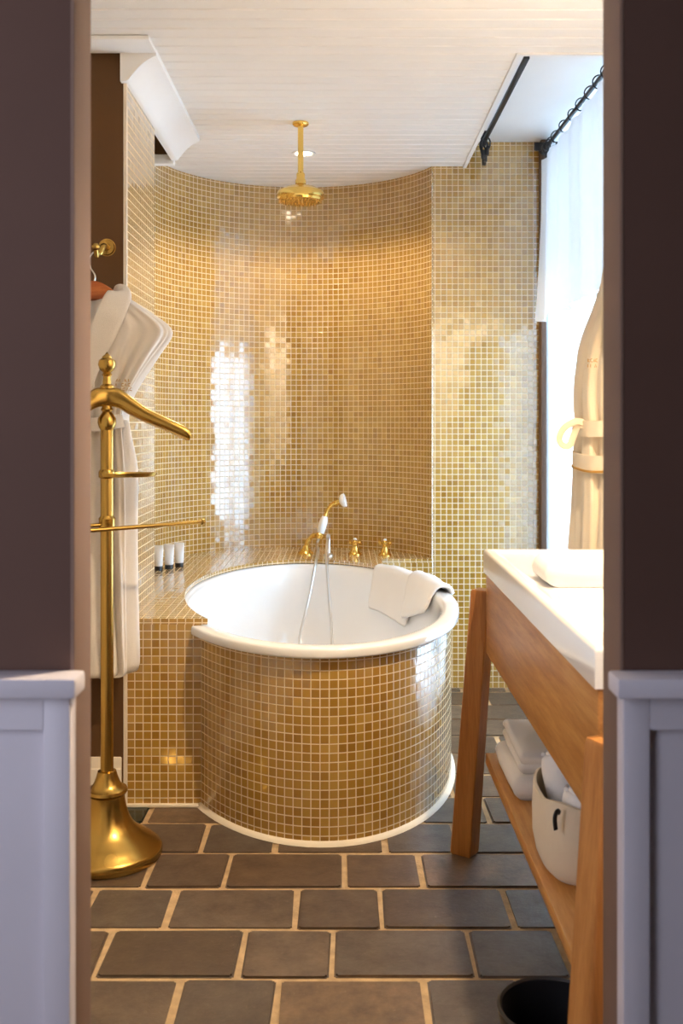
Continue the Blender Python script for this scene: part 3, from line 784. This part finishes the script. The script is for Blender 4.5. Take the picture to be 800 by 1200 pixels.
def marks(o, rows, cols, w, h, seed, nrm_y=-1):
    """a few rows of tiny embroidered strokes"""
    r = random.Random(seed); b = B()
    for i in range(rows):
        x = -w/2
        while x < w/2:
            z = h/2-(i+0.5)*h/rows; hh = h/rows*0.62; k = r.choice((0, 1, 2, 3))
            p = Vector(o)+Vector((x, 0, z)); ww = w/cols*0.6
            if k == 0: pts = [(0, -hh/2), (0, hh/2)]
            elif k == 1: pts = [(0, -hh/2), (ww/2, hh/2), (ww, -hh/2)]
            elif k == 2: pts = [(ww, hh/2), (0, hh/3), (0, -hh/3), (ww, -hh/2)]
            else: pts = [(0, -hh/2), (0, hh/2), (ww, hh/4), (0, 0), (ww, -hh/2)]
            b.tube([p+Vector((q[0], 0, q[1])) for q in pts], 0.0011, 6)
            x += w/cols*r.choice((0.9, 1.0, 1.0, 1.5))
    return b
rb = thing('bathrobe', 'white bathrobe on the wooden hanger by the brown wall', 'bathrobe', (rx, RY, 0.40))
rows = [(1.532, 0.075, 0.022), (1.508, 0.110, 0.034), (1.468, 0.168, 0.040), (1.438, 0.214, 0.042), (1.418, 0.234, 0.042), (1.400, 0.228, 0.046), (1.34, 0.182, 0.056), (1.27, 0.135, 0.062), (1.215, 0.104, 0.062), (1.17, 0.092, 0.060), (1.11, 0.096, 0.060), (0.99, 0.104, 0.062), (0.78, 0.108, 0.066), (0.55, 0.112, 0.068), (0.415, 0.116, 0.068)]
RB = RY-0.012
bd = robe_body(rx, RB, rows, 96, 0.018, 10, 0.7)
bd.v = [(x, y, z-0.085*smoothstep(0.0, 0.085, 0.085-abs(x-rx))*smoothstep(1.33, 1.53, z)) for x, y, z in bd.v]
o = obj('robe_body', bd, 'robe', rb, sharp=2.5); subsurf(o)
yf = RB-0.062
for s, seed in ((1, 0), (-1, 1)):
    pts = [(rx+s*0.055, RY+0.02, 1.522), (rx+s*0.082, RY-0.02, 1.524), (rx+s*0.072, RB-0.050, 1.475), (rx+s*0.045, yf-0.005, 1.40), (rx+s*0.012, yf-0.016, 1.31), (rx-s*0.012, yf-0.018, 1.20), (rx-s*0.018, yf-0.020, 1.08)] if s == 1 else \
          [(rx+s*0.055, RY+0.02, 1.522), (rx+s*0.082, RY-0.02, 1.524), (rx+s*0.072, RB-0.050, 1.475), (rx+s*0.045, yf-0.003, 1.40), (rx+s*0.012, yf-0.008, 1.32), (rx-s*0.005, yf-0.010, 1.24)]
    b = ribbon(pts, lambda t: 0.045+0.035*math.sin(PI*min(1, t*1.3)), 0.014, (s*0.25, -1, 0.25)); subsurf(obj('lapel', b, 'robe', rb, sharp=2.5))
b = ribbon([(rx-0.07, RY+0.03, 1.515), (rx-0.03, RY+0.045, 1.50), (rx+0.03, RY+0.045, 1.50), (rx+0.07, RY+0.03, 1.515)], 0.06, 0.01, (0, -1, 0)); obj('back_collar', b, 'robe_in', rb)
b = ribbon([(rx+0.095, RY-0.012, 1.16), (rx+0.100, RY-0.018, 1.0), (rx+0.098, RY-0.02, 0.8), (rx+0.106, RY-0.02, 0.42)], lambda t: 0.018+0.05*smoothstep(0, 0.35, t), 0.05, (0.5, -1, 0)); subsurf(obj('sleeve', b, 'robe', rb, sharp=2.5))
b = ribbon([(rx-0.11, RB-0.045, 1.15), (rx-0.05, yf-0.010, 1.145), (rx+0.04, yf-0.010, 1.145), (rx+0.098, RB-0.040, 1.155)], 0.04, 0.012, (0, -1, 0)); obj('belt', b, 'robe', rb)
eb = marks((rx+0.106, yf-0.012, 1.256), 3, 4, 0.040, 0.038, 4); obj('embroidery', eb, 'thread', rb)

# the second robe, hanging beside the window
r2 = (0.808, 2.93)
rw = thing('bathrobe', 'cream belted bathrobe hanging against the window light beside the vanity', 'bathrobe', (r2[0], r2[1], 0.30))
rows = [(1.62, 0.020, 0.05), (1.58, 0.036, 0.11), (1.50, 0.052, 0.17), (1.42, 0.078, 0.20), (1.36, 0.096, 0.20), (1.28, 0.108, 0.19), (1.19, 0.110, 0.17), (1.14, 0.104, 0.16), (1.08, 0.110, 0.165), (0.98, 0.114, 0.18), (0.80, 0.122, 0.19), (0.62, 0.127, 0.20), (0.32, 0.130, 0.20)]
o = obj('robe_body', robe_body(r2[0], r2[1], rows, 84, 0.015, 9, 2.2), 'robe_beige', rw, sharp=2.5); subsurf(o)
b = ribbon([(r2[0]-0.02, r2[1]-0.02, 1.625), (r2[0]-0.050, r2[1]-0.09, 1.56), (r2[0]-0.062, r2[1]-0.16, 1.47), (r2[0]-0.066, r2[1]-0.19, 1.38), (r2[0]-0.040, r2[1]-0.212, 1.28), (r2[0]+0.00, r2[1]-0.200, 1.20)], 0.06, 0.016, (-0.75, -0.6, 0.2)); subsurf(obj('lapel', b, 'robe_beige', rw, sharp=2.5))
def belt_ring(z, a, d, w, th):
    b = B(); prof = [(-th/2, -w/2), (th/2, -w/2), (th/2, w/2), (-th/2, w/2)]; rings = []
    n = 48
    for k in range(n+1):
        t = 2*PI*k/n
        rings.append([(r2[0]+(a+q)*math.copysign(abs(math.cos(t))**0.8, math.cos(t)), r2[1]+(d+q)*math.copysign(abs(math.sin(t))**0.75, math.sin(t)), z+zz+0.004*math.sin(3*t)) for q, zz in prof])
    b.loft(rings, False, False); return b
obj('belt', belt_ring(1.135, 0.118, 0.176, 0.045, 0.014), 'robe_beige', rw, sharp=1.2)
pts = [(r2[0]-0.118, r2[1]-0.06, 1.150), (r2[0]-0.145, r2[1]-0.07, 1.152), (r2[0]-0.175, r2[1]-0.07, 1.135), (r2[0]-0.190, r2[1]-0.07, 1.105), (r2[0]-0.180, r2[1]-0.07, 1.085), (r2[0]-0.160, r2[1]-0.065, 1.085), (r2[0]-0.148, r2[1]-0.06, 1.11), (r2[0]-0.135, r2[1]-0.06, 1.140), (r2[0]-0.115, r2[1]-0.06, 1.142)]
obj('belt_loop', ribbon(pts, 0.020, 0.004, (0.35, -1, 0.3), 8), 'robe_beige', rw, sharp=1.2)
obj('pocket_band', belt_ring(1.035, 0.119, 0.180, 0.050, 0.010), 'robe_beige', rw, sharp=1.2)
obj('gold_piping', belt_ring(1.016, 0.1235, 0.1845, 0.006, 0.006), 'thread', rw, sharp=1.2)
obj('embroidery', marks((0.700, 2.800, 1.315), 2, 4, 0.03, 0.030, 9), 'thread', rw)
hk2 = thing('robe_hook', 'brass hook on the window wall behind the cream robe', 'hook', (XR, r2[1], 1.66))
b = B(); b.lathe([(0.033, 0.0), (0.034, 0.003), (0.032, 0.008), (0.012, 0.016), (0.010, 0.03)], (XR-0.0005, r2[1], 1.66), 28, axis=(-1, 0, 0)); obj('rosette', b, 'brass', hk2)
b = B(); b.tube(spline([(XR-0.02, r2[1], 1.66), (XR-0.08, r2[1], 1.652), (XR-0.130, r2[1], 1.630), (XR-0.150, r2[1], 1.640)], 6), 0.007, 12); obj('hook_arm', b, 'brass', hk2)

# ------------------------------------------------------------ curtains, rods
RXX, RZ = 0.868, 2.318
rod = thing('curtain_rod', 'black iron curtain rod with rings above the window', 'curtain rod', (RXX, 3.16, RZ))
b = B(); b.tube([(RXX+0.012, 3.06, RZ), (RXX, 4.315, RZ)], 0.0085, 14); obj('rod', b, 'iron', rod)
b = B(); b.lathe([(0.026, -0.004), (0.026, 0.002), (0.014, 0.008), (0.012, 0.03)], (RXX, YF-0.0565, RZ), 20, axis=(0, -1, 0)); b.box((RXX-0.045, 4.292, RZ-0.008), (RXX+0.075, 4.303, RZ+0.026), 0.002); b.lathe([(0.008, 0), (0.018, 0.008), (0.018, 0.02), (0.010, 0.028)], (RXX, 4.245, RZ), 18, axis=(0, 1, 0)); obj('end_bracket', b, 'iron', rod)
for k, yy in enumerate([4.27, 4.235, 4.20, 4.16, 4.07, 3.93, 3.79, 3.66, 3.53, 3.42, 3.32, 3.22]):
    rx_ = RXX+0.012*(4.315-yy)/1.255; til = random.Random(k).uniform(-0.5, 0.5); b = B()
    b.tube([(rx_+0.024*math.cos(t)*math.cos(til), yy+0.024*math.cos(t)*math.sin(til), RZ-0.012+0.024*math.sin(t)) for t in [2*PI*q/20 for q in range(20)]], 0.0026, 8, closed=True)
    b.lathe([(0.003, 0), (0.006, -0.008), (0.006, -0.014), (0.002, -0.018)], (rx_, yy, RZ-0.034), 10)
    obj('curtain_ring', b, 'iron', rod)
def wavy_curtain(name, label, x0, y0, y1, z0, z1, amp, waves, mat, seed, flare=0.0, hem=None):
    n, m = 150, 24; b = B()
    for i in range(m+1):
        t = i/m; z = z1+(z0-z1)*t
        for k in range(n+1):
            u = k/n; yy = y0+(y1-y0)*u
            ph = 2*PI*waves*u+seed+0.9*noise.noise(Vector((u*4, t*1.2, seed)))
            xx = x0+amp*(0.55+0.45*t)*(math.sin(ph)+0.4*math.sin(2.1*ph+0.7))
            xx -= flare*t*t*u**6
            zz = z+(0.012*math.sin(ph*0.5+1) if hem else 0)*t
            b.v.append((xx, yy+flare*0.3*t*u**8, zz))
    for i in range(m):
        for k in range(n): a = i*(n+1)+k; b.f.append((a, a+1, a+n+2, a+n+1))
    o = obj(name, b, mat, None, sharp=3.0, origin=(x0, (y0+y1)/2, z0))
    return tag(o, label, 'curtain')
cu = wavy_curtain('window_curtain', 'white half-height curtain hung from rings on the black rod', 0.854, 3.17, 4.285, 1.585, RZ-0.052, 0.014, 5.5, 'voile', 0.4, 0.02, True)
wavy_curtain('sheer_curtain', 'long white sheer curtain close to the window glass', 0.884, 3.17, 4.355, 0.03, 2.345, 0.004, 9, 'sheer', 2.0)
rl = thing('shower_curtain_rail', 'black shower curtain rail under the white ceiling recess', 'rail', (0.60, 3.7, 2.32))
b = B(); b.box((0.584, 3.22, 2.312), (0.602, 4.26, 2.326), 0.003); obj('rail', b, 'iron', rl)
b = B(); b.lathe([(0.013, 0), (0.013, 0.04)], (0.593, 4.20, 2.324), 16); obj('hanger_post', b, 'iron', rl)
for k in range(4):
    b = B(); yy = 4.15+k*0.03; xx = 0.593+random.Random(k+20).uniform(-0.008, 0.008)
    b.tube([(xx+0.013*math.cos(t), yy, 2.300+0.024*math.sin(t)) for t in [2*PI*q/16 for q in range(16)]], 0.0035, 8, closed=True)
    b.box((xx-0.008, yy-0.006, 2.250-0.006*k), (xx+0.008, yy+0.008, 2.282), 0.004)
    obj('curtain_glide', b, 'iron', rl)

# ------------------------------------------------------------ vanity
VX0, VX1, VY0, VY1 = 0.368, 0.93, 1.464, 2.612
vn = thing('vanity', 'oak vanity stand with splayed legs and a white basin top', 'vanity', (0.65, 2.04, 0))
# ceramic top as a height field with a sunken deck and a bowl
b = B(); nx, ny = 56, 110; ZT = 0.822
def topz(x, y):
    dl = min(x-VX0, y-VY0, VY1-y, VX1-x)
    z = ZT
    if dl < 0.008: z -= 0.008-math.sqrt(max(0, 0.008**2-(0.008-max(dl, 0))**2))
    z -= 0.008*smoothstep(0.022, 0.034, dl)
    bx = min(x-(VX0+0.05), (VX1-0.10)-x); by = min(y-(VY0+0.06), 2.02-y)
    rr = 0.06
    d = min(bx, by) if (bx > rr or by > rr) else rr-math.hypot(rr-min(bx, rr), rr-min(by, rr))
    z -= 0.098*smoothstep(0.0, 0.055, d)
    return z
def grid_coords(a, c, n):
    base = [a, a+0.001, a+0.003, a+0.006, a+0.009, a+0.016]
    mid = [a+0.022+(c-a-0.044)*k/n for k in range(n+1)]
    return base+mid+[c-0.016, c-0.009, c-0.006, c-0.003, c-0.001, c]
gx, gy = grid_coords(VX0, VX1, nx), grid_coords(VY0, VY1, ny)
k = b.add([(x, y, topz(x, y)) for x in gx for y in gy], [])
L = len(gy)
for i in range(len(gx)-1):
    for j in range(L-1): a = i*L+j; b.f.append((a, a+L, a+L+1, a+1))
per = [(i, 0) for i in range(len(gx))]+[(len(gx)-1, j) for j in range(1, L)]+[(i, L-1) for i in range(len(gx)-2, -1, -1)]+[(0, j) for j in range(L-2, 0, -1)]
low = b.add([(gx[i], gy[j], 0.762) for i, j in per], [])
for q in range(len(per)):
    i, j = per[q]; i2, j2 = per[(q+1) % len(per)]; q2 = (q+1) % len(per)
    b.f.append((i*L+j, low+q, low+q2, i2*L+j2))
b.f.append(tuple(low+q for q in range(len(per))))
obj('basin_top', b, 'ceramic', vn, sharp=0.9)
ZA0, ZA1 = 0.553, 0.758
b = B(); b.box((VX0+0.006, VY0+0.006, ZA0), (VX0+0.030, VY1-0.006, ZA1), 0.002); obj('apron_front', b, 'oak', vn)
b = B(); b.box((VX1-0.03, VY0+0.006, ZA0), (VX1-0.006, VY1-0.006, ZA1), 0.002); obj('apron_back', b, 'oak', vn)
b = B(); b.box((VX0+0.03, VY0+0.006, ZA0), (VX1-0.03, VY0+0.028, ZA1), 0.002); obj('apron_end', b, 'oak', vn)
b = B(); b.box((VX0+0.03, VY1-0.028, ZA0), (VX1-0.03, VY1-0.006, ZA1), 0.002); obj('apron_end', b, 'oak', vn)
b = B(); b.box((VX0+0.002, VY0+0.04, 0.272), (VX1-0.02, VY1-0.02, 0.300), 0.003); obj('shelf', b, 'oak', vn)
def leg(xt, xb, yt, yb, hx, hy, yaw, ztop):
    b = B(); rings = []
    for z in (0.0, 0.004, ztop-0.006, ztop):
        t = z/ztop; cx_ = xb+(xt-xb)*t; cy_ = yb+(yt-yb)*t; g = 0.92 if z in (0.0, ztop) else 1.0
        g *= 0.86+0.14*(1-t)
        ring = []
        for sx_, sy_ in ((-1, -0.9), (-0.9, -1), (0.9, -1), (1, -0.9), (1, 0.9), (0.9, 1), (-0.9, 1), (-1, 0.9)):
            px, py = sx_*hx*g, sy_*hy*g
            ring.append((cx_+px*math.cos(yaw)-py*math.sin(yaw), cy_+px*math.sin(yaw)+py*math.cos(yaw), z))
        rings.append(ring)
    b.loft(rings); return b
obj('leg', leg(0.372, 0.328, 2.640, 2.690, 0.030, 0.026, -0.62, 0.712), 'oak_leg', vn, sharp=0.5)
obj('leg', leg(0.380, 0.332, 1.432, 1.392, 0.030, 0.026, 0.45, 0.700), 'oak_leg', vn, sharp=0.5)
obj('leg', leg(0.905, 0.915, 2.640, 2.690, 0.026, 0.026, 0, 0.712), 'oak_leg', vn, sharp=0.5)
obj('leg', leg(0.905, 0.915, 1.432, 1.392, 0.026, 0.026, 0, 0.700), 'oak_leg', vn, sharp=0.5)

def folded(name, label, lo, hi, layers, mat='terry', wob=0.004, seed=0.0, cat='towel', group=None, roll_x=True):
    """a folded towel: layered pads joined by a rounded fold on the left side"""
    x0, y0, z0 = lo; x1, y1, z1 = hi; h = (z1-z0)/layers; t = thing(name, label, cat, ((x0+x1)/2, (y0+y1)/2, z0), 0, group)
    b = B(); prof = []
    # profile in x-z of the whole folded pad with rounded fold noses and slits
    for i in range(layers):
        zc = z0+h*(i+0.5); rr = h*0.5
        for a in range(-4, 5): an = a/4*PI/2; prof.append((x0+rr-rr*math.cos(an), zc+rr*0.98*math.sin(an)))
    for i in reversed(range(layers)):
        zc = z0+h*(i+0.5); rr = h*0.5
        for a in range(4, -5, -1): an = a/4*PI/2; prof.append((x1-rr+rr*math.cos(an), zc+rr*0.98*math.sin(an)))
    rings = []; n = 12
    for k in range(n+1):
        u = k/n; y = y0+(y1-y0)*u; sq = 1-0.12*(max(0, abs(u-0.5)*2-0.8)/0.2)**2
        zm = (z0+z1)/2
        ring = []
        for px, pz in prof:
            v = Vector((px, y, pz)); w = noise.noise(v*11+Vector((seed, seed, 0)))*wob
            zz = z0+(pz-z0)*sq
            ring.append((px+w, y+w*0.5, max(z0+0.0003, zz+w*0.8*(1 if pz > z0+0.005 else 0))))
        rings.append(ring)
    b.loft(rings); o = obj('folded_cloth', b, mat, t, sharp=2.2); return t
folded('hand_towel', 'thick white towel rolled flat on the basin top', (0.414, 2.045, ZT-0.0075), (0.75, 2.19, ZT+0.046), 1, seed=3.0)
folded('folded_towel', 'white folded towel lying on the lower shelf beneath another', (0.385, 2.26, 0.3003), (0.70, 2.54, 0.352), 1, seed=1.0, group='folded towels on the vanity shelf')
folded('folded_towel', 'white folded towel on top of the shelf stack', (0.405, 2.285, 0.3525), (0.70, 2.55, 0.402), 2, seed=7.0, group='folded towels on the vanity shelf')

bk = thing('storage_basket', 'cream woven basket on the vanity shelf', 'basket', (0.492, 1.93, 0.3003))
b = B(); n = 48; rings = []
def bring(rx_, ry_, z, wob=0.0):
    f = lambda v: math.copysign(abs(v)**0.55, v)
    return [(0.492+rx_*f(math.cos(2*PI*k/n)), 1.93+ry_*f(math.sin(2*PI*k/n)), z+wob*math.cos(8*PI*k/n)) for k in range(n)]
for rr, z, wb in ((0.070, 0.3005, 0), (0.098, 0.303, 0), (0.112, 0.318, 0), (0.118, 0.35, 0), (0.119, 0.40, 0), (0.117, 0.440, -0.003), (0.116, 0.450, -0.006), (0.111, 0.451, -0.006), (0.110, 0.44, -0.003), (0.112, 0.40, 0), (0.108, 0.33, 0), (0.07, 0.312, 0)):
    rings.append(bring(rr, rr*0.98, z, wb))
b.loft(rings); obj('basket_body', b, 'basket', bk, sharp=1.0)
b = B(); b.tube(spline([(0.392, 1.812, 0.448), (0.386, 1.806, 0.452), (0.382, 1.804, 0.440), (0.384, 1.805, 0.420)], 5), 0.005, 8, flat=0.5); obj('side_tag', b, 'black', bk)
def rolled(label, p0, p1, r, seed):
    t = thing('rolled_towel', label, 'towel', p0, 0, 'rolled towels in the basket'); b = B()
    p0, p1 = Vector(p0), Vector(p1); d = p1-p0; n = 30; rings = []
    rot = Vector((0, 0, 1)).rotation_difference(d.normalized()).to_matrix()
    for i in range(11):
        u = i/10; rr = r*(0.80 if i in (0, 10) else (0.95 if i in (1, 9) else 1.0)); ring = []
        for k in range(n):
            a = 2*PI*k/n; q = Vector((math.cos(a), math.sin(a), 0))
            w = 1+0.10*noise.noise(Vector((q.x*1.5+seed, q.y*1.5, u*3)))-(0.12 if k == 4 else 0)
            ring.append(p0+rot @ (q*rr*w)+d*u)
        rings.append(ring)
    b.loft(rings); subsurf(obj('roll', b, 'terry', t, sharp=2.5))
    sp = B(); e = [p1+rot @ (Vector((math.cos(a), math.sin(a), 0))*r*(0.15+0.62*a/(5*PI)))-d.normalized()*0.001 for a in [5*PI*q/40 for q in range(41)]]
    sp.tube(e, 0.004, 8); obj('roll_edge', sp, 'terry', t)
rolled('white rolled towel leaning out of the basket, furthest back', (0.455, 1.955, 0.335), (0.425, 1.99, 0.500), 0.036, 1.0)
rolled('white rolled towel standing in the front of the basket', (0.450, 1.862, 0.330), (0.440, 1.860, 0.475), 0.033, 4.0)
rolled('white rolled towel in the basket half behind the front leg', (0.530, 1.90, 0.335), (0.520, 1.905, 0.500), 0.036, 8.0)

bn = thing('waste_bin', 'black round waste bin under the near end of the vanity', 'waste bin', (0.332, 1.575, 0))
b = B(); b.lathe([(0.0, 0.001), (0.070, 0.001), (0.074, 0.006), (0.085, 0.232), (0.081, 0.232), (0.071, 0.012), (0.0, 0.010)], (0.332, 1.575, 0), 56); obj('bin_body', b, 'black', bn)
b = B(); b.lathe([(0.0835, 0.228), (0.0875, 0.229), (0.0880, 0.235), (0.084, 0.238), (0.0805, 0.234), (0.081, 0.229)], (0.332, 1.575, 0), 56, cap0=False, cap1=False); obj('bin_rim', b, 'iron', bn)
